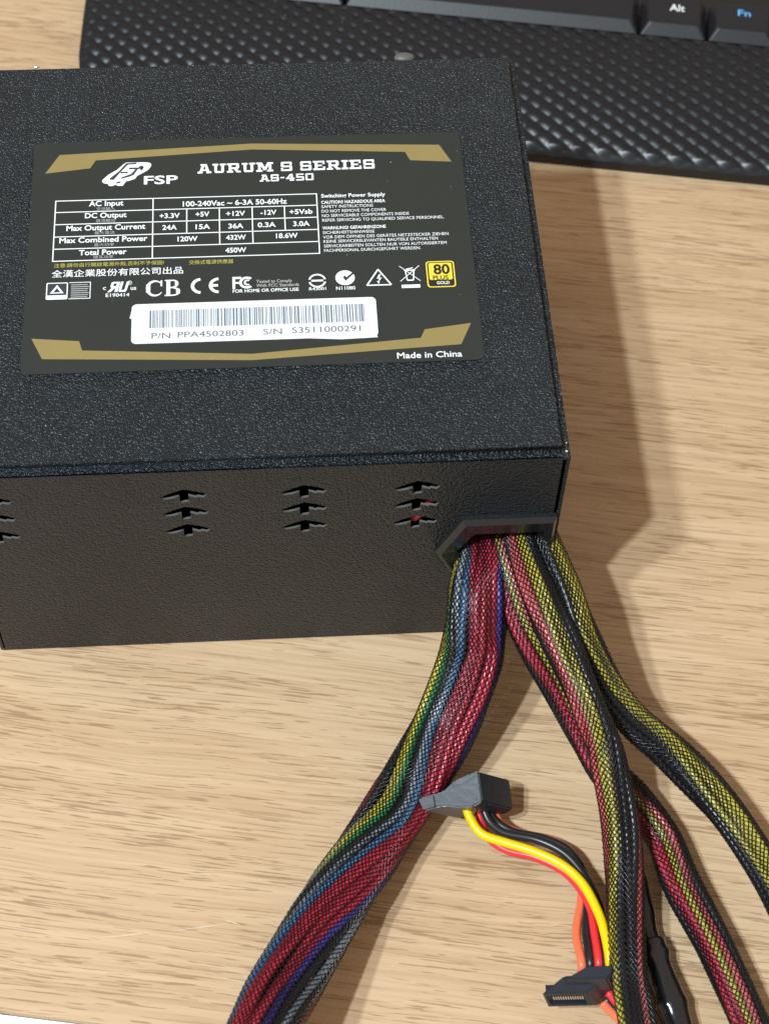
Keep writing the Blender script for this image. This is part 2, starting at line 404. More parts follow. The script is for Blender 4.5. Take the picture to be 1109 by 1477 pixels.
CABLE={
'A':[(-0.0186,-0.0001,0.0410), (-0.0203,-0.0089,0.0380), (-0.0219,-0.0183,0.0320), (-0.0238,-0.0261,0.0265), (-0.0311,-0.0394,0.0175), (-0.0443,-0.0582,0.0115), (-0.0559,-0.0752,0.0125), (-0.0663,-0.0920,0.0170), (-0.0739,-0.1063,0.0220), (-0.0788,-0.1171,0.0270), (-0.0849,-0.1300,0.0320)],
'B':[(-0.0092,-0.0007,0.0460), (-0.0060,-0.0138,0.0450), (-0.0016,-0.0266,0.0420), (0.0034,-0.0401,0.0370), (0.0068,-0.0480,0.0330), (0.0089,-0.0548,0.0290), (0.0111,-0.0712,0.0210), (0.0106,-0.0877,0.0165), (0.0095,-0.1052,0.0160), (0.0092,-0.1189,0.0180), (0.0089,-0.1315,0.0200)],
'C':[(-0.0140,-0.0010,0.0420), (-0.0087,-0.0176,0.0340), (-0.0000,-0.0316,0.0250), (0.0056,-0.0427,0.0185), (0.0105,-0.0509,0.0145), (0.0178,-0.0585,0.0110), (0.0240,-0.0680,0.0090), (0.0274,-0.0818,0.0085), (0.0334,-0.0994,0.0085), (0.0384,-0.1176,0.0090), (0.0407,-0.1303,0.0100)],
'D':[(-0.0025,0.0000,0.0450), (0.0020,-0.0144,0.0420), (0.0055,-0.0254,0.0375), (0.0110,-0.0347,0.0300), (0.0174,-0.0416,0.0240), (0.0262,-0.0478,0.0195), (0.0351,-0.0580,0.0165), (0.0424,-0.0695,0.0155), (0.0488,-0.0838,0.0155), (0.0524,-0.0969,0.0160)],
'E':[(0.0118,-0.0671,0.0200), (0.0141,-0.0733,0.0100), (0.0156,-0.0813,0.0065), (0.0168,-0.0920,0.0055), (0.0187,-0.1029,0.0055), (0.0212,-0.1156,0.0055), (0.0222,-0.1280,0.0055)],
'yellow':[(-0.0263,-0.0588,0.0130), (-0.0255,-0.0619,0.0125), (-0.0228,-0.0662,0.0120), (-0.0168,-0.0689,0.0120), (-0.0101,-0.0718,0.0125), (-0.0035,-0.0759,0.0130), (0.0011,-0.0815,0.0135), (0.0039,-0.0891,0.0140), (0.0049,-0.0956,0.0145), (0.0052,-0.1022,0.0140)],
'red':[(-0.0229,-0.0589,0.0090), (-0.0212,-0.0649,0.0080), (-0.0165,-0.0689,0.0075), (-0.0096,-0.0714,0.0080), (-0.0030,-0.0755,0.0085), (0.0008,-0.0806,0.0090), (0.0029,-0.0864,0.0095), (0.0029,-0.0933,0.0110), (0.0027,-0.1019,0.0125)],
'black':[(-0.0218,-0.0595,0.0120), (-0.0204,-0.0626,0.0110), (-0.0167,-0.0654,0.0100), (-0.0085,-0.0677,0.0100), (-0.0019,-0.0721,0.0105), (0.0026,-0.0791,0.0105), (0.0049,-0.0871,0.0110), (0.0050,-0.0947,0.0120), (0.0045,-0.1021,0.0130)],
'black2':[(-0.0202,-0.0591,0.0100), (-0.0188,-0.0614,0.0090), (-0.0143,-0.0645,0.0085), (-0.0064,-0.0666,0.0080), (-0.0005,-0.0703,0.0080), (0.0027,-0.0767,0.0075), (0.0026,-0.0840,0.0080), (0.0010,-0.0929,0.0100), (0.0007,-0.1017,0.0120)],
'orange':[(-0.0186,-0.0587,0.0080), (-0.0172,-0.0614,0.0070), (-0.0123,-0.0641,0.0065), (-0.0044,-0.0662,0.0060), (0.0006,-0.0703,0.0060), (0.0022,-0.0765,0.0055), (0.0014,-0.0831,0.0060), (-0.0012,-0.0922,0.0085), (-0.0013,-0.1016,0.0115)],
'o2':[(0.0034,-0.1094,0.0060), (0.0053,-0.1113,0.0050), (0.0084,-0.1149,0.0040), (0.0119,-0.1216,0.0030)],
'b2':[(0.0042,-0.1084,0.0060), (0.0064,-0.1108,0.0050), (0.0094,-0.1140,0.0040), (0.0129,-0.1208,0.0030)],
'r2':[(0.0049,-0.1071,0.0070), (0.0071,-0.1100,0.0060), (0.0099,-0.1129,0.0050), (0.0140,-0.1192,0.0030)],
}
S1_FACE=[(-0.0392,-0.0580,0.0176), (-0.0345,-0.0576,0.0193), (-0.0326,-0.0574,0.0200), (-0.0306,-0.0561,0.0214), (-0.0297,-0.0555,0.0220), (-0.0261,-0.0547,0.0236), (-0.0237,-0.0544,0.0246), (-0.0230,-0.0613,0.0209), (-0.0254,-0.0620,0.0197), (-0.0291,-0.0616,0.0187), (-0.0326,-0.0607,0.0181), (-0.0341,-0.0607,0.0176), (-0.0376,-0.0610,0.0163)]
S1_VEC=(0.0093,0.0026,-0.0115)
S2=[(-0.0031,-0.1023,0.0160), (0.0051,-0.1025,0.0160), (0.0044,-0.1053,0.0145), (-0.0065,-0.1050,0.0145), (-0.0122,-0.1085,0.0120), (-0.0009,-0.1088,0.0120), (-0.0102,-0.1098,0.0055), (0.0005,-0.1098,0.0055), (0.0052,-0.1074,0.0070)]

# ------------------------------------------------------------------ table
TA = R(-10.2)
ex, ey = Vector((math.cos(TA), math.sin(TA), 0)), Vector((-math.sin(TA), math.cos(TA), 0))
EDGE = Vector((-0.1448, -0.1017, 0))
def table_piece(name, x0, x1, y0, y1, z0, z1, mat, parent=None, bev=0.0):
    bm = bmesh.new()
    bmesh.ops.create_cube(bm, size=1)
    for v in bm.verts:
        v.co = Vector((x0 + (v.co.x + .5) * (x1 - x0), y0 + (v.co.y + .5) * (y1 - y0), z0 + (v.co.z + .5) * (z1 - z0)))
    if bev:
        bmesh.ops.bevel(bm, geom=bm.edges[:], offset=bev, segments=3, affect='EDGES')
    me = bpy.data.meshes.new(name); bm.to_mesh(me); bm.free()
    me.materials.append(mat)
    o = bpy.data.objects.new(name, me); COL.objects.link(o)
    if parent is None:
        o.location = EDGE; o.rotation_euler = (0, 0, TA)
    else:
        o.parent = parent
    return o
table = table_piece('table_top', -0.5, 1.1, 0.0, 0.72, -0.025, 0.0, M['wood'])
setp(table, 'light oak grained table top under the power supply', 'table', kind='structure')
table_piece('edge_band', -0.5, 1.1, -0.0125, -0.0002, -0.025, -0.0004, M['white_edge'], table, 0.002)

for p, q, wd in (((-0.1216, -0.0839), (-0.1078, -0.0835), .00022), ((-0.1028, -0.0838), (-0.0885, -0.0818), .0002), ((-0.0893, -0.0815), (-0.0848, -0.0825), .0003), ((-0.060, -0.100), (-0.054, -0.1035), .0002)):
    a, c = Vector((*p, 0)), Vector((*q, 0)); n_ = 9; d = (c - a); nn = Vector((-d.y, d.x, 0)).normalized()
    top, bot = [], []
    for i in range(n_ + 1):
        t = i / n_; mid = a + d * t + nn * 0.0003 * math.sin(3 * t + p[0] * 900); ww = wd * math.sin(math.pi * min(.98, max(.02, t))) * (.4 + .6 * abs(math.sin(i * 2.3))) / 2
        top.append(mid + nn * ww); bot.append(mid - nn * ww)
    v_ = [table.matrix_basis.inverted() @ (u + Vector((0, 0, 0.00003))) for u in bot + top]
    o_ = pyd('scratch', v_, [(i, i + 1, n_ + 2 + i, n_ + 1 + i) for i in range(n_)], M['scratch'])
    o_.parent = table

# ------------------------------------------------------------------ power supply
W_, H_, D_ = 0.150, 0.086, 0.140
psu = empty('power_supply', (-0.075, 0.07, 0), 'black textured metal power supply box with gold banded rating label', 'power supply')

bm = bmesh.new()
bmesh.ops.create_cube(bm, size=1)
for v in bm.verts:
    v.co = Vector((-W_ / 2 + v.co.x * W_, D_ / 2 + v.co.y * D_, 0.0004 + H_ / 2 + v.co.z * (H_ - 0.0008) - 0.0))
for v in bm.verts:
    if v.co.z > 0.05: v.co.z = H_
bmesh.ops.bevel(bm, geom=[e for e in bm.edges if all(v.co.z > 0.08 for v in e.verts)], offset=0.0022, segments=7, affect='EDGES')
bm.faces.ensure_lookup_table()
front = max((f for f in bm.faces if f.normal.y < -0.99), key=lambda f: f.calc_area())
bmesh.ops.delete(bm, geom=[front], context='FACES')
case = from_bm('cover', bm, M['coat'], psu)
for p in case.data.polygons:
    p.use_smooth = p.area < 0.0008
sol = case.modifiers.new('sheet', 'SOLIDIFY'); sol.thickness = 0.0012; sol.offset = -1

# front panel: one plate with arrow vents and the cable opening cut through it
def arrow(cx, cz):
    w, s = 0.0059, 0.00115
    return [(cx, cz + 0.0027), (cx + 0.0028, cz + 0.0018), (cx + w, cz + 0.0003), (cx + w - 0.0011, cz - 0.0011), (cx + 0.0034, cz - 0.0006), (cx + 0.0029, cz - 0.0010), (cx + s, cz - 0.0001),
            (cx + s, cz - 0.0026), (cx - s, cz - 0.0031), (cx - s, cz - 0.0003), (cx - 0.0030, cz - 0.0011), (cx - w + 0.0010, cz - 0.0015), (cx - w, cz - 0.0004), (cx - 0.0028, cz + 0.0014)]
HEX_IN = [(-0.0272, 0.0447), (-0.0226, 0.0545), (-0.0050, 0.0545), (-0.0050, 0.0345), (-0.0226, 0.0345)]
cu = bpy.data.curves.new('plate', 'CURVE'); cu.dimensions = '2D'; cu.fill_mode = 'BOTH'; cu.extrude = 0.0003
px0, px1, pz0, pz1 = -W_ + 0.0013, -0.0018, 0.0017, H_ - 0.0022
loops = [[(px0, pz0), (px1, pz0), (px1, pz1), (px0, pz1)], HEX_IN]
for cx in (-0.1420, -0.0945, -0.0650, -0.0370):
    for cz in (0.0736, 0.0660, 0.0581):
        loops.append(arrow(cx, cz))
for lp in loops:
    s = cu.splines.new('POLY'); s.points.add(len(lp) - 1); s.use_cyclic_u = True
    for p, (x, z) in zip(s.points, lp): p.co = (x, z, 0, 1)
tmp = bpy.data.objects.new('plate_tmp', cu); COL.objects.link(tmp)
bpy.context.view_layer.update()
dg = bpy.context.evaluated_depsgraph_get()
me = bpy.data.meshes.new_from_object(tmp.evaluated_get(dg))
bpy.data.objects.remove(tmp)
for v in me.vertices:
    x, z, h = v.co
    v.co = (x, 0.00025 - h, z)      # front face flush with the cover
me.flip_normals()
me.materials.clear()
bmx = bmesh.new(); bmx.from_mesh(me); bmesh.ops.recalc_face_normals(bmx, faces=bmx.faces); bmx.to_mesh(me); bmx.free()
me.materials.append(M['coat']); me.materials.append(M['cut_edge'])
for p in me.polygons:
    if abs(p.normal.y) < 0.5 and 0.05 < p.center.z < 0.08 and p.center.x < -0.028 and p.center.x > px0 + 0.0005: p.material_index = 1
link('front_panel', me, None, psu)

# added dark sheet with the interior's shade in its colour, and the wires that show through them
def box(name, x0, x1, y0, y1, z0, z1, mat, parent, bev=0.0, label=None):
    bm = bmesh.new(); bmesh.ops.create_cube(bm, size=1)
    for v in bm.verts:
        v.co = Vector((x0 + (v.co.x + .5) * (x1 - x0), y0 + (v.co.y + .5) * (y1 - y0), z0 + (v.co.z + .5) * (z1 - z0)))
    if bev: bmesh.ops.bevel(bm, geom=bm.edges[:], offset=bev, segments=2, affect='EDGES')
    return from_bm(name, bm, mat, parent, label=label)
P_, _ = spline([(-0.0300, 0.014, 0.0625), (-0.0318, 0.005, 0.0632), (-0.0334, 0.0027, 0.0624), (-0.0368, 0.0026, 0.0562), (-0.0378, 0.007, 0.050)], 0.001)
tube('inner_wire', P_, 0.0011, M['wire_pink'], psu)
box('interior_shade_sheet', -0.147, -0.034, 0.030, 0.031, 0.004, 0.082, M['dark'], psu)

# bare-metal chips where the paint is knocked off
for (x, y, z, s) in ((-0.0012, 0.0006, 0.0858, 0.0007), (-0.0006, 0.0004, 0.0805, 0.0005), (-0.0007, 0.0002, 0.0600, 0.0005), (-0.0010, 0.0030, 0.0859, 0.0004)):
    bm = bmesh.new(); bmesh.ops.create_icosphere(bm, subdivisions=1, radius=s / 2)
    for v in bm.verts: v.co = Vector((x + v.co.x * 1.1, y + v.co.y * 0.9, z + v.co.z * 0.8))
    from_bm('paint_chip', bm, M['chip'], psu)
# screw heads peeking above the far edge of the lid
for (x, r) in ((-0.0313, 0.0030), (-0.1352, 0.0009)):
    bm = bmesh.new(); bmesh.ops.create_uvsphere(bm, u_segments=16, v_segments=8, radius=r)
    for v in bm.verts: v.co = Vector((x + v.co.x, 0.1404 + v.co.y * 0.6, 0.0849 + v.co.z * 0.42 - 0.0004))
    from_bm('screw_head', bm, M['chip'] if r < .002 else M['cut_edge'], psu, True)

# cable grommet: half-hexagon nylon bushing with a funnel-shaped mouth
O = [(-0.0314, 0.0452), (-0.0250, 0.0597), (-0.0010, 0.0597), (-0.0010, 0.0307), (-0.0250, 0.0307)]
Mi = [(-0.0300, 0.0452), (-0.0242, 0.0584), (-0.0018, 0.0584), (-0.0018, 0.0320), (-0.0242, 0.0320)]
I = [(-0.0258, 0.0447), (-0.0216, 0.0527), (-0.0036, 0.0527), (-0.0036, 0.0362), (-0.0216, 0.0362)]
prof = [(O, 0.0), (O, -0.0013), (Mi, -0.0024), (I, -0.0012), (I, 0.012)]
v, f = [], []
for ring, y in prof:
    v += [(x, y, z) for x, z in ring]
for j in range(len(prof) - 1):
    for k in range(5):
        f.append((j * 5 + k, j * 5 + (k + 1) % 5, (j + 1) * 5 + (k + 1) % 5, (j + 1) * 5 + k))
g = pyd('cable_grommet', v, f, M['grommet'], psu)
bmx = bmesh.new(); bmx.from_mesh(g.data); bmesh.ops.recalc_face_normals(bmx, faces=bmx.faces); bmx.to_mesh(g.data); bmx.free()

# ------------------------------------------------------------------ rating label
ZL = H_ + 0.00022
label = slab('rating_label', rrect(-0.1340, 0.0293, -0.0184, 0.1088, 0.0022), H_ + 0.00002, ZL, M['label'], psu, 'dark rating label with gold bands and white print')
ZP = ZL + 0.00003
flat_polys('gold_band', [BAND_TOP[:3] + BAND_TOP[7:], BAND_TOP[2:8]], ZP, M['gold'], label)
flat_polys('gold_band', [BAND_BOTTOM[:4] + BAND_BOTTOM[8:], BAND_BOTTOM[3:9]], ZP, M['gold'], label)

_font_cache = {}
def text_mesh(txt, x, y, w, h, weight):
    c = bpy.data.curves.new('txt', 'FONT'); c.body = txt; c.size = 1.0; c.offset = weight; c.resolution_u = 3
    c.fill_mode = 'FRONT'
    o = bpy.data.objects.new('txt', c); COL.objects.link(o)
    bpy.context.view_layer.update()
    m = bpy.data.meshes.new_from_object(o.evaluated_get(bpy.context.evaluated_depsgraph_get()))
    bpy.data.objects.remove(o); bpy.data.curves.remove(c)
    co = np.array([v.co[:] for v in m.vertices])
    x0, x1 = co[:, 0].min(), co[:, 0].max()
    cjk = any(ord(ch) > 0x2e80 for ch in txt)
    cap = 0.72 if not cjk else (co[:, 1].max() - co[:, 1].min())
    base = 0.0 if not cjk else co[:, 1].min()
    if txt in ('c', 'us', '®'):
        cap = co[:, 1].max() - co[:, 1].min(); base = co[:, 1].min()
    sx, sy = w / (x1 - x0), h / cap
    return m, co, x0, base, sx, sy

INK = {'w': 'white_ink', 'g': 'grey_ink', 'y': 'yellow_ink', 'k': 'black_ink', 'w2': 'white_ink', 'b': 'sticker_text'}
def print_text(txt, x, y, w, h, weight, z, mat, parent):
    m, co, x0, base, sx, sy = text_mesh(txt, x, y, w, h, weight)
    for v, c in zip(m.vertices, co):
        v.co = (x + (c[0] - x0) * sx, y + (c[1] - base) * sy, z)
    m.materials.clear()
    return link('lettering', m, mat, parent)

ZS = ZL + 0.00012          # top of the paper barcode sticker
sticker_low = slab('paper_sticker', [(-0.1073, 0.0462), (-0.1066, 0.0500), (-0.0475, 0.0502), (-0.0449, 0.0375), (-0.0540, 0.0372), (-0.0900, 0.0400)], ZL + 0.00002, ZL + 0.00006, M['sticker'], psu)
sticker = slab('barcode_sticker', [(x + 0.00004 * 0, y) for x, y in rrect(-0.1068, 0.0378, -0.0447, 0.0507, 0.0013)], ZL + 0.00007, ZS, M['sticker'], psu, 'white paper sticker with a barcode and serial number')
for t, x, y, w, h, _, wt, k in TEXTS:
    if k == 'b':
        print_text(t, x, y, w, h, wt, ZS + 0.00003, M[INK[k]], sticker)
    else:
        print_text(t, x, y, w, h, wt, ZP + (0.00006 if k in ('k', 'w2') else 0), M[INK[k]], label)
rnd = random.Random(5)
bars, x = [], BARS[0][0]
while x < -0.0478:
    wbar = rnd.choice((0.00016, 0.00016, 0.00030, 0.00016, 0.00042))
    bars.append([(x, 0.0427), (x + wbar, 0.0427), (x + wbar, 0.0485), (x, 0.0485)])
    x += wbar + rnd.choice((0.00020, 0.00020, 0.00036, 0.00050))
flat_polys('barcode', bars, ZS + 0.00003, M['bar_ink'], sticker, dz=0)

# slab-serif title lettering drawn bar by bar
def rc(a, b, c, d): return [(a, b), (c, b), (c, d), (a, d)]
G = {
 'A': (1.5, [[(.15, 0), (.45, 0), (.80, 1), (.5, 1)], [(1.05, 0), (1.35, 0), (1.0, 1), (.7, 1)], rc(.45, .26, 1.1, .42), rc(0, 0, .55, .19), rc(.95, 0, 1.5, .19), rc(.32, .83, .95, 1)]),
 'U': (1.45, [rc(.2, .12, .5, 1), rc(.95, .12, 1.25, 1), rc(.28, 0, 1.17, .2), rc(0, .82, .64, 1), rc(.81, .82, 1.45, 1)]),
 'R': (1.5, [rc(.2, 0, .5, 1), rc(0, .82, 1.22, 1), rc(1.0, .48, 1.32, .93), rc(.45, .38, 1.22, .56), [(.72, .42), (1.06, .42), (1.42, 0), (1.06, 0)], rc(0, 0, .68, .19), rc(1.06, 0, 1.5, .17)]),
 'M': (1.85, [rc(.2, 0, .48, 1), rc(1.37, 0, 1.65, 1), [(.26, 1), (.62, 1), (1.02, .32), (.84, .12)], [(1.59, 1), (1.23, 1), (.83, .32), (1.01, .12)], rc(0, 0, .68, .19), rc(1.17, 0, 1.85, .19), rc(0, .82, .45, 1), rc(1.4, .82, 1.85, 1)]),
 'S': (1.32, [rc(.12, .82, 1.2, 1), rc(.05, .46, .34, .93), rc(.12, .41, 1.2, .59), rc(.98, .07, 1.27, .54), rc(.1, 0, 1.2, .18), rc(1.0, .66, 1.24, .95), rc(.05, .05, .29, .34)]),
 'E': (1.38, [rc(.2, 0, .5, 1), rc(0, .82, 1.27, 1), rc(1.04, .64, 1.27, .92), rc(.4, .42, .98, .58), rc(0, 0, 1.32, .18), rc(1.09, .08, 1.32, .36)]),
 'I': (.72, [rc(.2, 0, .52, 1), rc(0, 0, .72, .19), rc(0, .82, .72, 1)]),
 ' ': (.55, []), '-': (.75, [rc(.08, .40, .67, .58)]),
 '4': (1.4, [rc(.78, 0, 1.08, 1), rc(.05, .25, 1.35, .43), [(.05, .30), (.34, .30), (1.0, 1), (.66, 1)], rc(.58, 0, 1.28, .17)]),
 '5': (1.3, [rc(.08, .82, 1.2, 1), rc(.08, .46, .36, .93), rc(.08, .42, 1.16, .60), rc(.96, .07, 1.25, .55), rc(.06, 0, 1.18, .18)]),
 '0': (1.36, [rc(.06, .07, .36, .93), rc(.98, .07, 1.28, .93), rc(.12, .82, 1.22, 1), rc(.12, 0, 1.22, .18)]),
}
def slab_text(txt, x, y, w, h, mat, parent):
    tot = sum(G[c][0] + .12 for c in txt) - .12
    s = w / tot
    polys, cx = [], 0
    for c in txt:
        for p in G[c][1]:
            polys.append([(x + (cx + a) * s, y + b * h) for a, b in p])
        cx += G[c][0] + .12
    flat_polys('lettering', polys, ZP, mat, parent, dz=1e-6)
slab_text('AURUM S SERIES', -0.0900, 0.0958, 0.0478, 0.0034, M['white_ink'], label)
slab_text('AS-450', -0.0734, 0.0922, 0.0146, 0.0025, M['white_ink'], label)

flat_polys('logo', [LOGO_WHITE], ZP, M['white_ink'], label)
flat_polys('logo_detail', [LOGO_DARK1, LOGO_DARK2, LOGO_DARK3, LOGO_DARK4], ZP + 0.00003, M['navy_ink'], label)

# ruled table
lw = 0.00030
ys = [0.0872, 0.0831, 0.0788, 0.07447, 0.07024, 0.0661]
xl, xr, xc = -0.12745, -0.05842, [-0.1018, -0.0929, -0.0843, -0.07565, -0.0671]
g = [rc(xl - lw / 2, yy - lw / 2, xr + lw / 2, yy + lw / 2) for yy in ys]
g += [rc(xx - lw / 2, ys[5], xx + lw / 2, ys[0]) for xx in (xl, xr, xc[0])]
g += [rc(xc[1] - lw / 2, ys[3], xc[1] + lw / 2, ys[1]), rc(xc[2] - lw / 2, ys[4], xc[2] + lw / 2, ys[1]),
      rc(xc[3] - lw / 2, ys[4], xc[3] + lw / 2, ys[1]), rc(xc[4] - lw / 2, ys[3], xc[4] + lw / 2, ys[1])]
flat_polys('table_lines', g, ZP, M['white_ink'], label, dz=1e-6)

# approval marks
def mark(name, polys, mat='white_ink', dz=0.0): flat_polys(name, polys, ZP + dz, M[mat], label, dz=1e-6)
mark('safety_mark', [rrect(-0.1287, 0.0532, -0.1232, 0.0588, .0004)])
mark('safety_mark', [rrect(-0.1284, 0.0546, -0.1235, 0.0585, .0002)], 'navy_ink', 3e-5)
mark('safety_mark', [[(-0.1277, 0.0552), (-0.1242, 0.0552), (-0.12595, 0.0580)]], 'white_ink', 6e-5)
mark('safety_mark', [[(-0.1269, 0.0555), (-0.1250, 0.0555), (-0.12595, 0.0570)]], 'navy_ink', 9e-5)
fr = [rc(-0.1229, 0.0532, -0.1174, 0.0534), rc(-0.1229, 0.0586, -0.1174, 0.0588), rc(-0.1176, 0.0532, -0.1174, 0.0588)]
mark('safety_mark', fr)
mark('safety_mark', [rc(-0.1224, 0.0537 + i * 0.00068, -0.1182 + (i * 7 % 3) * 0.0002, 0.0537 + i * 0.00068 + 0.00028) for i in range(7)], 'grey_ink')
# mirrored R joined to U
def ru(x, y, w, h):
    q = lambda a, b: (x + (a + .16 * b) * w, y + b * h)
    P = [[(.30, 0), (.46, 0), (.46, 1), (.30, 1)], [(.06, .84), (.36, .84), (.36, 1), (.06, 1)], [(0, .52), (.14, .52), (.14, .95), (0, .95)], [(.04, .42), (.36, .42), (.36, .58), (.04, .58)], [(-.08, 0), (.10, 0), (.30, .46), (.12, .46)],
         [(.50, .12), (.63, .12), (.63, 1), (.50, 1)], [(.80, .12), (.93, .12), (.93, 1), (.80, 1)], [(.53, 0), (.90, 0), (.90, .18), (.53, .18)]]
    return [[q(a, b) for a, b in p] for p in P]
mark('recognised_mark', ru(-0.1128, 0.0551, 0.0048, 0.0034))
# CB in a bold serif
hC, xC, yC = 0.0054, -0.1033, 0.0532
cbp = arc_band(xC + 0.0022, yC + hC / 2, hC / 2, hC * .40, 35, 325, 20, .82)
cbp = [[p[0], p[1], (p[2][0] + .00035 * math.cos(R(180)) * 0 + .0003, p[2][1]), (p[3][0] + .0003, p[3][1])] for p in cbp]
cbp += [rc(xC + 0.0037, yC + hC * .62, xC + 0.00415, yC + hC * .98), rc(xC + 0.00005, yC + hC * .25, xC + .0011, yC + hC * .75)]
xB = xC + 0.0048
cbp += [rc(xB + .0004, yC, xB + .0014, yC + hC), rc(xB, yC, xB + .0021, yC + .0004), rc(xB, yC + hC - .0004, xB + .0021, yC + hC), rc(xB + .001, yC + hC * .5 - .0001, xB + .0022, yC + hC * .5 + .0003)]
cbp += arc_band(xB + .0021, yC + hC * .755, hC * .245, hC * .17, -90, 90, 10, 1.05) + arc_band(xB + .0021, yC + hC * .265, hC * .265, hC * .19, -90, 90, 10, 1.3)
cbp += [rc(xB + .0026, yC + hC * .62, xB + .0034, yC + hC * .88), rc(xB + .0029, yC + hC * .12, xB + .0038, yC + hC * .42)]
mark('scheme_mark', cbp)
hE, yE = 0.0053, 0.0536
cep = arc_band(-0.0892, yE + hE / 2, hE / 2, hE / 2 - .00085, 95, 265, 16) + arc_band(-0.0846, yE + hE / 2, hE / 2, hE / 2 - .00085, 95, 265, 16)
cep += [rc(-0.0866, yE + hE / 2 - .0004, -0.0849, yE + hE / 2 + .0004)]
mark('conformity_mark', cep)
hF, xF, yF = 0.0040, -0.0812, 0.0549
fcp = [rc(xF, yF, xF + .0007, yF + hF), rc(xF, yF + hF - .0007, xF + .0023, yF + hF), rc(xF, yF + hF * .42, xF + .0019, yF + hF * .42 + .0006)]
fcp += arc_band(xF + .0037, yF + hF / 2, hF / 2, hF / 2 - .0007, 50, 310, 16) + arc_band(xF + .0039, yF + hF / 2, hF / 2 - .0010, hF / 2 - .0015, 60, 300, 10)
mark('radio_mark', fcp)
cx, cy = -0.0594, 0.0568
mark('inspection_mark', arc_band(cx, cy, .0023, .0018, 12, 168, 14) + arc_band(cx, cy, .0023, .0018, 192, 348, 14) + [rc(cx - .0015, cy - .0003, cx + .0015, cy + .0003)])
cx, cy = -0.0522, 0.0575
mark('tick_mark', [[(cx + .0025 * math.cos(R(a)), cy + .0025 * math.sin(R(a))) for a in range(0, 360, 12)]])
mark('tick_mark', [[(cx - .0006, cy + .0003), (cx + .0001, cy - .0011), (cx + .0026, cy + .0016), (cx + .0022, cy + .0019), (cx + .0003, cy + .0001), (cx + .0001, cy + .0007)]], 'label', 3e-5)
t0, t1, t2 = (-0.0467, 0.0547), (-0.0404, 0.0547), (-0.04355, 0.0600)
mark('hazard_mark', [strip(t0, t1, .0004), strip(t1, t2, .0004), strip(t2, t0, .0004), [(-0.0434, 0.0583), (-0.0441, 0.0568), (-0.0434, 0.0570), (-0.0438, 0.0556), (-0.0427, 0.0572), (-0.0434, 0.0571), (-0.0429, 0.0583)],
                     [(-0.0441, 0.0560), (-0.0436, 0.0551), (-0.0433, 0.0560)]])
bx, by = -0.0354, 0.0576
mark('disposal_mark', [strip((bx - .0026, by - .0019), (bx + .0026, by + .0033), .0002), strip((bx + .0026, by - .0019), (bx - .0026, by + .0033), .0002), strip((bx - .0011, by + .0016), (bx - .0008, by - .0016), .00032), strip((bx + .0011, by + .0016), (bx + .0008, by - .0016), .00032),
                       rc(bx - .0008, by - .0018, bx + .0008, by - .0014), rc(bx - .0014, by + .0016, bx + .0014, by + .0020), strip((bx - .001, by + .0021), (bx + .0009, by + .0026), .0003), rc(-0.0378, 0.0534, -0.0330, 0.0545)])
mark('gold_badge', [rrect(-0.0311, 0.0533, -0.0237, 0.0622, .0009)], 'badge_yellow')
mark('gold_badge', [rrect(-0.03075, 0.05365, -0.02405, 0.06185, .0007)], 'black_ink', 2e-5)
mark('gold_badge', [rrect(-0.0304, 0.0558, -0.0244, 0.06155, .0005)], 'badge_yellow', 4e-5)
mark('speck', [[(-0.0382, 0.0979), (-0.0377, 0.0979), (-0.0378, 0.0982)]], 'grey_ink')

# ------------------------------------------------------------------ keyboard
K0 = Vector((0.0164, 0.1804, 0))
kb = empty('keyboard', (0.02, 0.22, 0), 'black keyboard with diamond quilted palm rest behind the box', 'keyboard')
def kw(x, y, z): p = K0 + ex * x + ey * y; return (p.x, p.y, z)
NX, NY = 620, 150
XR, YB = 0.135, 0.0532
ygrid = np.linspace(0, 1, NY + 1)
v = []
def left_edge(y):
    r = 0.020
    base = -0.1555 - 0.10 * min(y, 0.055)
    if y < r: base += r - math.sqrt(max(0.0, r * r - (r - y) ** 2))
    return base
ka, kt = 0.0082, math.tan(R(33.5))
for j in range(NY + 1):
    y = YB * ygrid[j]
    xl_ = left_edge(y)
    for i in range(NX + 1):
        t = i / NX
        x = xl_ + (XR - xl_) * t
        front_sag = 0.0008 * ((x - 0.02) / 0.15) ** 2
        a = (x + y / kt) / ka; b = (x - y / kt) / ka
        p = 0.00068 * abs(math.sin(math.pi * a)) + 0.00036 * abs(math.sin(math.pi * b))
        edge = min(1.0, y / 0.003, (x - xl_) / 0.003)
        zb = 0.0052 + 0.0072 * (1 - (1 - y / YB) ** 2) - 0.0014 * (1 - min(1, y / 0.004)) ** 2
        z = zb + p * max(0, edge)
        v.append(kw(x, y + front_sag * (1 - y / YB), z))
f = [(j * (NX + 1) + i, j * (NX + 1) + i + 1, (j + 1) * (NX + 1) + i + 1, (j + 1) * (NX + 1) + i) for j in range(NY) for i in range(NX)]
pyd('palm_rest', v, f, M['kb'], kb, True)
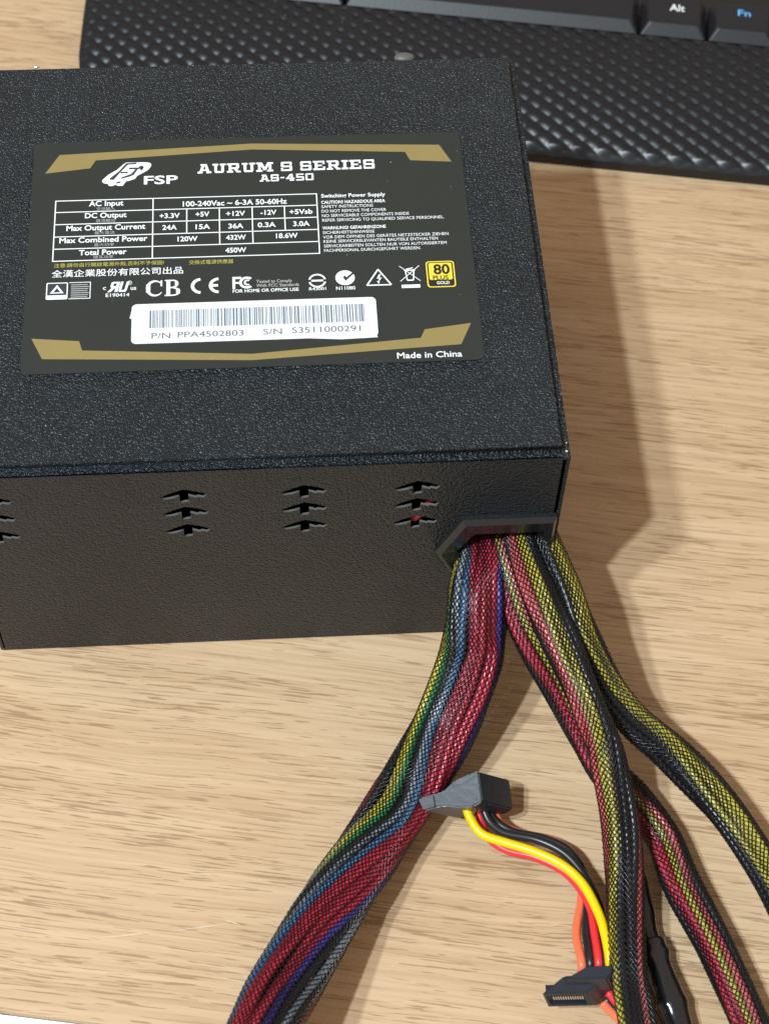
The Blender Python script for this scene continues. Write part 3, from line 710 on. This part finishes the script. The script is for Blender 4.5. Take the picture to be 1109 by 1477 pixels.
# rim below the palm rest and the tray under the keys
rim = [(left_edge(y), y) for y in np.linspace(YB + 0.06, 0.0, 60)] + [(x, 0.0008 * ((x - 0.02) / 0.15) ** 2) for x in np.linspace(left_edge(0) + 0.002, XR, 60)]
rv = [kw(x, y, 0.0005) for x, y in rim] + [kw(x, y, 0.0040 + (0.008 * min(1, max(0, y) / YB) ** .8)) for x, y in rim]
n = len(rim)
pyd('base_rim', rv, [(i, i + 1, n + i + 1, n + i) for i in range(n - 1)], M['kb_side'], kb, True)
tv = [kw(-0.160, YB - 0.0006, 0.0075), kw(XR, YB - 0.0006, 0.0075), kw(XR, YB + 0.08, 0.0075), kw(-0.160, YB + 0.08, 0.0075)]
pyd('key_tray', tv, [(0, 1, 2, 3)], M['kb_side'], kb)
wv = [kw(left_edge(YB), YB, 0.0120), kw(XR, YB, 0.0120), kw(XR, YB + 0.0001, 0.0070), kw(left_edge(YB), YB + 0.0001, 0.0070)]
pyd('well_wall', wv, [(0, 1, 2, 3)], M['kb_side'], kb)

def key(x0, x1, legend=None):
    y0, y1 = YB + 0.0009, YB + 0.0185
    sx, sf, sb, zt = 0.0026, 0.0036, 0.0012, 0.0158
    def ring(x0, x1, y0, y1, z, r, n=3):
        return [kw(x, y, z) for x, y in rrect(x0, y0, x1, y1, r, n)]
    rings = [ring(x0, x1, y0, y1, 0.0090, .0006), ring(x0 + .0001, x1 - .0001, y0 + .0001, y1, 0.0126, .0006), ring(x0 + sx - .0003, x1 - sx + .0003, y0 + sf - .0002, y1 - sb, zt - .0003, .0012), ring(x0 + sx, x1 - sx, y0 + sf + .0003, y1 - sb, zt - .0001, .0012), ring(x0 + sx + .0008, x1 - sx - .0008, y0 + sf + .001, y1 - sb - .001, zt, .0010)]
    m = len(rings[0])
    v = [p for r in rings for p in r]
    f = [(j * m + k, j * m + (k + 1) % m, (j + 1) * m + (k + 1) % m, (j + 1) * m + k) for j in range(len(rings) - 1) for k in range(m)]
    f.append(tuple(range((len(rings) - 1) * m, len(rings) * m)))
    o = pyd('key', v, f, M['key'], kb)
    if legend:
        t, lx, ly, w, h, mat = legend
        m_, co, cx0, base, sx_, sy_ = text_mesh(t, 0, 0, w, h, .015)
        for vv, c in zip(m_.vertices, co):
            vv.co = kw(lx + (c[0] - cx0) * sx_, ly + (c[1] - base) * sy_, zt + 0.00004)
        m_.materials.clear()
        link('legend', m_, mat, o)
    return o
key(-0.140, -0.1190); key(-0.1180, -0.0950); key(-0.0942, -0.0707)
key(-0.0697, 0.0322)
key(0.0332, 0.0558, ('Alt', 0.0427, 0.0640, 0.0052, 0.0034, M['white_ink']))
key(0.0568, 0.0794, ('Fn', 0.0664, 0.0647, 0.0044, 0.0032, M['blue_ink']))
key(0.0804, 0.1030)

# ------------------------------------------------------------------ cables
def hull(pts):
    pts = sorted(map(tuple, pts))
    def half(ps):
        h = []
        for p in ps:
            while len(h) > 1 and (h[-1][0] - h[-2][0]) * (p[1] - h[-2][1]) - (h[-1][1] - h[-2][1]) * (p[0] - h[-2][0]) <= 0: h.pop()
            h.append(p)
        return h
    a, b = half(pts), half(pts[::-1])
    return np.array(a[:-1] + b[:-1])

def sleeved_cable(pts, label, ax, bx_, wr, wires, twist, squeeze, N, lp=0.00172, hw=0.000175, group='sleeved cable bundles'):
    """wires: (angle relative to the twist, colour, inset); twist and squeeze are keyed at the control points"""
    root = empty('sleeved_cable', (pts[-2][0], pts[-2][1], 0), label, 'cable', group)
    P, par = spline(pts, lp / 2)
    T, U, V = frames(P)
    kx = np.arange(len(pts))
    tw = np.radians(np.interp(par, kx, twist))
    k5 = np.ones(15) / 15
    tw = np.convolve(np.r_[[tw[0]] * 7, tw, [tw[-1]] * 7], k5, 'valid')
    sq = np.interp(par, kx, squeeze); sq = np.convolve(np.r_[[sq[0]] * 7, sq, [sq[-1]] * 7], k5, 'valid')
    rs = np.random.RandomState(len(pts) * 7 + N)
    cen = []
    for (ang, colr, inset) in wires:
        ph = rs.uniform(0, 6.28); fr_ = rs.uniform(.7, 1.5)
        wob = np.radians(5.0) * np.sin(par * fr_ + ph)
        a = tw + np.radians(ang) + wob
        ins = inset + 0.00038 * np.sin(par * 1.7 * fr_ + ph * 2)
        fl = 0.05 * np.sin(par * 1.6 + ax * 900)       # the bundle flattens and rounds out along its run
        u = (ax * sq * (1 + fl) - ins) * np.cos(a); w = (bx_ * sq * (1 - fl) - ins) * np.sin(a)
        cen.append((u, w))
    for (ang, colr, inset), (u, w) in zip(wires, cen):
        Q = P + u[:, None] * U + w[:, None] * V
        tube('wire', Q[::2], wr, M['wire_' + colr], root, 9)
    # braided sleeve drawn tight round the wires
    th = np.linspace(0, 2 * np.pi, 97)[:-1]
    D = np.stack([np.cos(th), np.sin(th)], 1)
    c16 = np.stack([np.cos(np.arange(12) * np.pi / 6), np.sin(np.arange(12) * np.pi / 6)], 1) * (wr + 0.00022)
    RR = np.zeros((len(P), 96))
    for j in range(len(P)):
        pp = np.concatenate([np.array([u[j], w[j]]) + c16 for u, w in cen])
        h = hull(pp)
        e = np.roll(h, -1, 0) - h
        nn = np.stack([e[:, 1], -e[:, 0]], 1); nn /= np.linalg.norm(nn, axis=1)[:, None]
        c = (nn * h).sum(1)
        d = D @ nn.T
        with np.errstate(divide='ignore', invalid='ignore'):
            q = np.where(d > 1e-6, c[None, :] / d, 1e9)
        RR[j] = q.min(1)
    # let the sleeve follow the dips between wires a little
    js = np.arange(len(P))
    verts, faces = [], []
    ht = hw * 0.5
    for fam in (1, -1):
        for k in range(N):
            theta = 2 * np.pi * ((k + fam * js / 2.0) / N) + rs.uniform(-.10, .10) / N * 2 * np.pi
            tf = (theta / (2 * np.pi) % 1) * 96
            i0 = np.floor(tf).astype(int) % 96; fr_ = tf - np.floor(tf)
            rad = RR[js, i0] * (1 - fr_) + RR[js, (i0 + 1) % 96] * fr_
            rad = rad + 0.00011 * fam * np.where(js % 2 == 0, 1, -1)
            ctr = P + (rad * np.cos(theta))[:, None] * U + (rad * np.sin(theta))[:, None] * V
            tg = np.gradient(ctr, axis=0); tg /= np.linalg.norm(tg, axis=1)[:, None] + 1e-12
            nr = np.cos(theta)[:, None] * U + np.sin(theta)[:, None] * V
            sd = np.cross(tg, nr)
            sd /= np.linalg.norm(sd, axis=1)[:, None] + 1e-12
            quad = np.stack([ctr + nr * ht, ctr + sd * hw, ctr - nr * ht, ctr - sd * hw], 1)
            b = len(verts) * 0 + sum(len(x) for x in verts)
            verts.append(quad.reshape(-1, 3))
            jj = np.arange(len(P) - 1)[:, None] * 4 + b
            for m in range(4):
                m2 = (m + 1) % 4
                faces.append(np.concatenate([jj + m, jj + m2, jj + 4 + m2, jj + 4 + m], 1))
    vv = np.concatenate(verts); ff = np.concatenate(faces)
    me = bpy.data.meshes.new('braided_sleeve')
    me.vertices.add(len(vv)); me.vertices.foreach_set('co', vv.astype(np.float32).ravel())
    me.loops.add(ff.size); me.loops.foreach_set('vertex_index', ff.astype(np.int32).ravel())
    me.polygons.add(len(ff))
    me.polygons.foreach_set('loop_start', (np.arange(len(ff)) * 4).astype(np.int32))
    me.polygons.foreach_set('loop_total', np.full(len(ff), 4, np.int32))
    me.update(calc_edges=True)
    o = link('braided_sleeve', me, M['mesh'], root, True)
    o['kind'] = 'stuff'
    return root

K = 'black'
# thick main bundle
sleeved_cable([(-0.0190, 0.012, 0.0420)] + CABLE['A'],
    'thickest black mesh sleeved cable bundle with crimson, blue, green and yellow wires', 0.0072, 0.0053, 0.00098,
    [(-30, 'red', 0), (-16, 'red', .0002), (-2, 'red', 0), (12, 'red', .0001), (25, 'red', .0004), (41, 'blue', 0), (54, 'grey', .0001), (66, K, 0), (79, 'green', .0002), (93, 'yellow', 0), (107, 'yellow', .0001), (124, K, 0), (142, K, .0001), (160, 'red', 0), (178, 'orange', 0),
     (-48, 'purple', 0), (-64, K, .0002), (-80, 'grey', 0), (-97, K, 0), (-115, K, .0002), (-135, 'orange', 0), (-158, K, 0),
     (0, K, .0026), (60, K, .0026), (120, K, .0026), (180, K, .0026), (-60, K, .0026)],
    [88, 88, 86, 76, 64, 64, 8, 58, 102, 116, 123, 127], [.62, .70, .95, 1, 1, 1.02, 1.0, 1.02, 1.0, .98, .98, .98], 38, hw=0.00015)
# middle bundle, uppermost
sleeved_cable([(-0.0100, 0.012, 0.0460)] + CABLE['B'],
    'slim sleeved cable with one yellow wire running down over the others', 0.0034, 0.0028, 0.00102,
    [(0, 'yellow', 0), (26, 'yellow', .0001), (54, 'pink', 0), (82, 'pink', 0), (112, K, 0), (-28, K, 0), (-58, K, .0001), (-106, 'pink', 0), (-82, K, 0), (-130, K, 0), (-155, K, 0), (145, K, 0), (0, K, .0020), (180, K, .0020)],
    [76, 76, 80, 86, 92, 98, 106, 122, 142, 156, 162, 164], [.75, .9, 1, 1, 1.0, 1, 1, 1, 1, 1.02, 1.04, 1.04], 22)
# bundle that passes below it and comes out with red and yellow
sleeved_cable([(-0.0150, 0.012, 0.0430)] + CABLE['C'],
    'slim sleeved cable with red and yellow wires passing under its neighbour to the bottom right', 0.0035, 0.0028, 0.00102,
    [(74, 'pink', 0), (102, 'yellow', 0), (130, 'red', 0), (158, 'red', .0002), (-172, K, 0), (44, K, 0), (14, K, 0), (-18, K, 0), (-50, K, 0), (-82, 'yellow', 0), (-114, K, 0), (-144, K, 0), (90, K, .0020), (-90, K, .0020)],
    [0, 0, 4, 0, -4, -2, 0, 2, 0, 0, 0, 0], [.75, .9, 1, 1, 1, 1, 1, 1.02, 1.05, 1.05, 1.05, 1.05], 22)
# right-hand bundle
sleeved_cable([(-0.0045, 0.012, 0.0455)] + CABLE['D'],
    'slim sleeved cable showing a broad yellow stripe, bending off to the right edge', 0.0034, 0.0028, 0.00102,
    [(62, 'yellow', 0), (90, 'yellow', .0001), (118, 'yellow', .0002), (147, K, 0), (176, K, 0), (-155, K, 0), (32, K, 0), (2, K, 0), (-30, K, 0), (-62, K, 0), (-94, K, 0), (-125, K, 0), (0, K, .0020), (180, K, .0020)],
    [-42, -42, -36, -28, -26, -30, -26, -6, 6, 12, 14], [.75, .85, .9, .95, 1, 1.05, 1.08, 1.08, 1.08, 1.08, 1.08], 22)

# heat-shrink covered lead, with collars where the tubing overlaps
P, par = spline(CABLE['E'], 0.0008)
s = np.arange(len(P)) * 0.0008
hs = empty('heat_shrink_cable', (CABLE['E'][-2][0], CABLE['E'][-2][1], 0), 'smooth glossy black heat shrink covered cable at the bottom edge', 'cable')
rad = 0.0033 + 0.0002 * np.sin(s * 330) + 0.00014 * np.sin(s * 710 + 1)
tube('lead', P, rad, M['shrink'], hs, 20)
s0 = 0.034
ii = np.where(s > s0)[0]
rad2 = 0.0039 + 0.00020 * np.sin(s[ii] * 420) + 0.0005 * np.exp(-((s[ii] - s0 - .004) / .0012) ** 2) + 0.0004 * np.exp(-((s[ii] - s0 - .017) / .0014) ** 2)
tube('shrink_tube', P[ii], rad2, M['shrink'], hs, 22)

# ------------------------------------------------------------------ drive power cable: two plugs and flat run of wires
dp = empty('drive_power_cable', (-0.010, -0.075, 0), 'loose drive power lead with two black plugs and yellow, red, orange and black wires', 'cable')
for nme, colr, r in (('yellow', 'sun', .00122), ('red', 'scarlet', .00112), ('black', K, .00112), ('black2', K, .00112), ('orange', 'orange', .00112), ('o2', 'orange', .00112), ('b2', K, .00112), ('r2', 'scarlet', .00112)):
    cp = CABLE[nme]
    if nme in ('yellow', 'red', 'black', 'black2', 'orange'): cp = cp + [(cp[-1][0], cp[-1][1] - 0.0015, cp[-1][2] - 0.006)]
    P, par = spline(cp, 0.0008)
    tube('wire', P, r, M['wire_' + colr], dp, 12, colr.replace('sun', 'yellow').replace('scarlet', 'red') + ' insulated wire')

def solid(name, front, vec, mat, parent, bev=0.0004):
    bm = bmesh.new()
    a = [bm.verts.new(p) for p in front]
    b = [bm.verts.new(Vector(p) + Vector(vec)) for p in front]
    n = len(a)
    bm.faces.new(a); bm.faces.new(b[::-1])
    for i in range(n): bm.faces.new((a[i], b[i], b[(i + 1) % n], a[(i + 1) % n]))
    bmesh.ops.recalc_face_normals(bm, faces=bm.faces)
    if bev: bmesh.ops.bevel(bm, geom=bm.edges[:], offset=bev, segments=2, affect='EDGES')
    return from_bm(name, bm, mat, parent)

# plug lying on its edge against the thick bundle
F = [Vector(p) for p in S1_FACE]
EV = Vector(S1_VEC)
# flatten the traced outline to its best-fit plane
c0 = sum(F, Vector()) / len(F)
_, _, vt = np.linalg.svd(np.array([tuple(p - c0) for p in F]))
nrm = Vector(vt[2]);  nrm = nrm if nrm.z > 0 else -nrm
F = [p - nrm * (p - c0).dot(nrm) for p in F]
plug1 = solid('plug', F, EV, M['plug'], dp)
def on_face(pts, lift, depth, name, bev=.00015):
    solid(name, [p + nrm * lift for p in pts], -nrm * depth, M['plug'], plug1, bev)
lerp = lambda p, q, t: p + (q - p) * t
# raised latch on the narrow end, rim along the wide end, shallow step across the back
tl, tr, br, bl = F[0], F[1], F[11], F[12]
mid = (tl + tr + br + bl) / 4
on_face([lerp(mid, p, .80) for p in (tl, tr, br, bl)], 0.0009, 0.0012, 'latch')
on_face([lerp(F[6], F[5], .02), lerp(F[6], F[5], .30), lerp(F[7], F[8], .30), lerp(F[7], F[8], .02)], 0.0006, 0.0009, 'rim')
on_face([lerp(F[4], F[10], .12), lerp(F[6], F[8], .12), lerp(F[5], F[9], .26), lerp(F[4], F[10], .24)], 0.0004, 0.0007, 'step')
# plug with its contact slot facing the viewer
plug2 = None
A, B, C_, D2, E2, F2, G2, H2, I2 = [Vector(p) for p in S2]
dn = Vector((0, 0, -1))
def quadbox(name, top, down, mat, parent, bev=.0004):
    return solid(name, top, down, mat, parent, bev)
back, fr_l, fr_r = D2, E2, F2
wdir = (F2 - E2); ldir = (D2 - E2)
ddown = (G2 - E2)
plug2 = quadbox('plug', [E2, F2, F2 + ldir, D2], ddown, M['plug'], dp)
up = wdir.cross(ldir).normalized()
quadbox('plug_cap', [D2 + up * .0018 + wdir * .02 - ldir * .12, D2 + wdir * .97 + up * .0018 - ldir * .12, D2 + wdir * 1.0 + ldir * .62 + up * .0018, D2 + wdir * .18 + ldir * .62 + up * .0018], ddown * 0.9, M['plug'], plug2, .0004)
sl = wdir.normalized(); ol = -ldir.normalized()
dd = ddown.normalized()
wl, hl = wdir.length, ddown.length
bmp = bmesh.new(); bmp.from_mesh(plug2.data)
fn = wdir.cross(ddown).normalized(); fn = fn if fn.y < 0 else -fn
fs = sorted((q for q in bmp.faces if q.normal.dot(fn) > 0.9), key=lambda q: -q.calc_area())[:1]
bmesh.ops.inset_individual(bmp, faces=fs, thickness=0.0010, depth=0.0)
bmesh.ops.inset_individual(bmp, faces=fs, thickness=0.00005, depth=-0.0030)
bmp.to_mesh(plug2.data); bmp.free()
s00 = E2 - fn * 0.0008
ol = fn
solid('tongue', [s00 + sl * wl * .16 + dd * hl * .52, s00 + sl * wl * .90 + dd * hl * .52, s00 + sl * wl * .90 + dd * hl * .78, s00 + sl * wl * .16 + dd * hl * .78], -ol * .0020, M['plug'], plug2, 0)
for i in range(13):
    q = s00 + ol * .00006 + sl * wl * (.20 + .68 * i / 13) + dd * hl * .40
    pts_ = [q, q + sl * wl * .028, q + sl * wl * .028 + dd * hl * .22, q + dd * hl * .22]
    solid('contact', pts_, ol * .00012, M['contact'], plug2, 0)

# ------------------------------------------------------------------ lint and dust that has settled on everything
rd = random.Random(11)
dv, df = [], []
def fleck(x, y, z, r):
    k = len(dv); a0 = rd.uniform(0, 6.28); st = rd.uniform(.5, 1.6)
    for i in range(5):
        a = a0 + i * 1.2566; q = r * rd.uniform(.6, 1.1)
        dv.append((x + q * math.cos(a) * st, y + q * math.sin(a) / st, z + r * .15))
    dv.append((x, y, z + r * .8))
    for i in range(5): df.append((k + i, k + (i + 1) % 5, k + 5))
for _ in range(70):
    fleck(rd.uniform(-.148, -.002), rd.uniform(.004, .138), ZL + .00002 if rd.random() < .5 else H_, rd.uniform(.00005, .00012))
for _ in range(60):
    t, u = rd.random(), rd.random()
    p = kw(-0.14 + .27 * t, .004 + .046 * u, 0.0132)
    yy = .004 + .046 * u
    fleck(p[0], p[1], 0.0052 + 0.0072 * (1 - (1 - yy / YB) ** 2) + .0009, rd.uniform(.00006, .00016))
for _ in range(70):
    fleck(rd.uniform(-.15, .1), rd.uniform(-.11, 0), 0.00002, rd.uniform(.00006, .00017))
for _ in range(25):
    fleck(rd.uniform(.04, .12), rd.uniform(0, .16), 0.00002, rd.uniform(.00006, .00017))
dust = pyd('dust', dv, df, plain('pale_lint', (0.62, 0.61, 0.58), 0.9, 0.1), None)
setp(dust, 'tiny pale dust flecks scattered over box, keyboard and table', 'dust', kind='stuff')
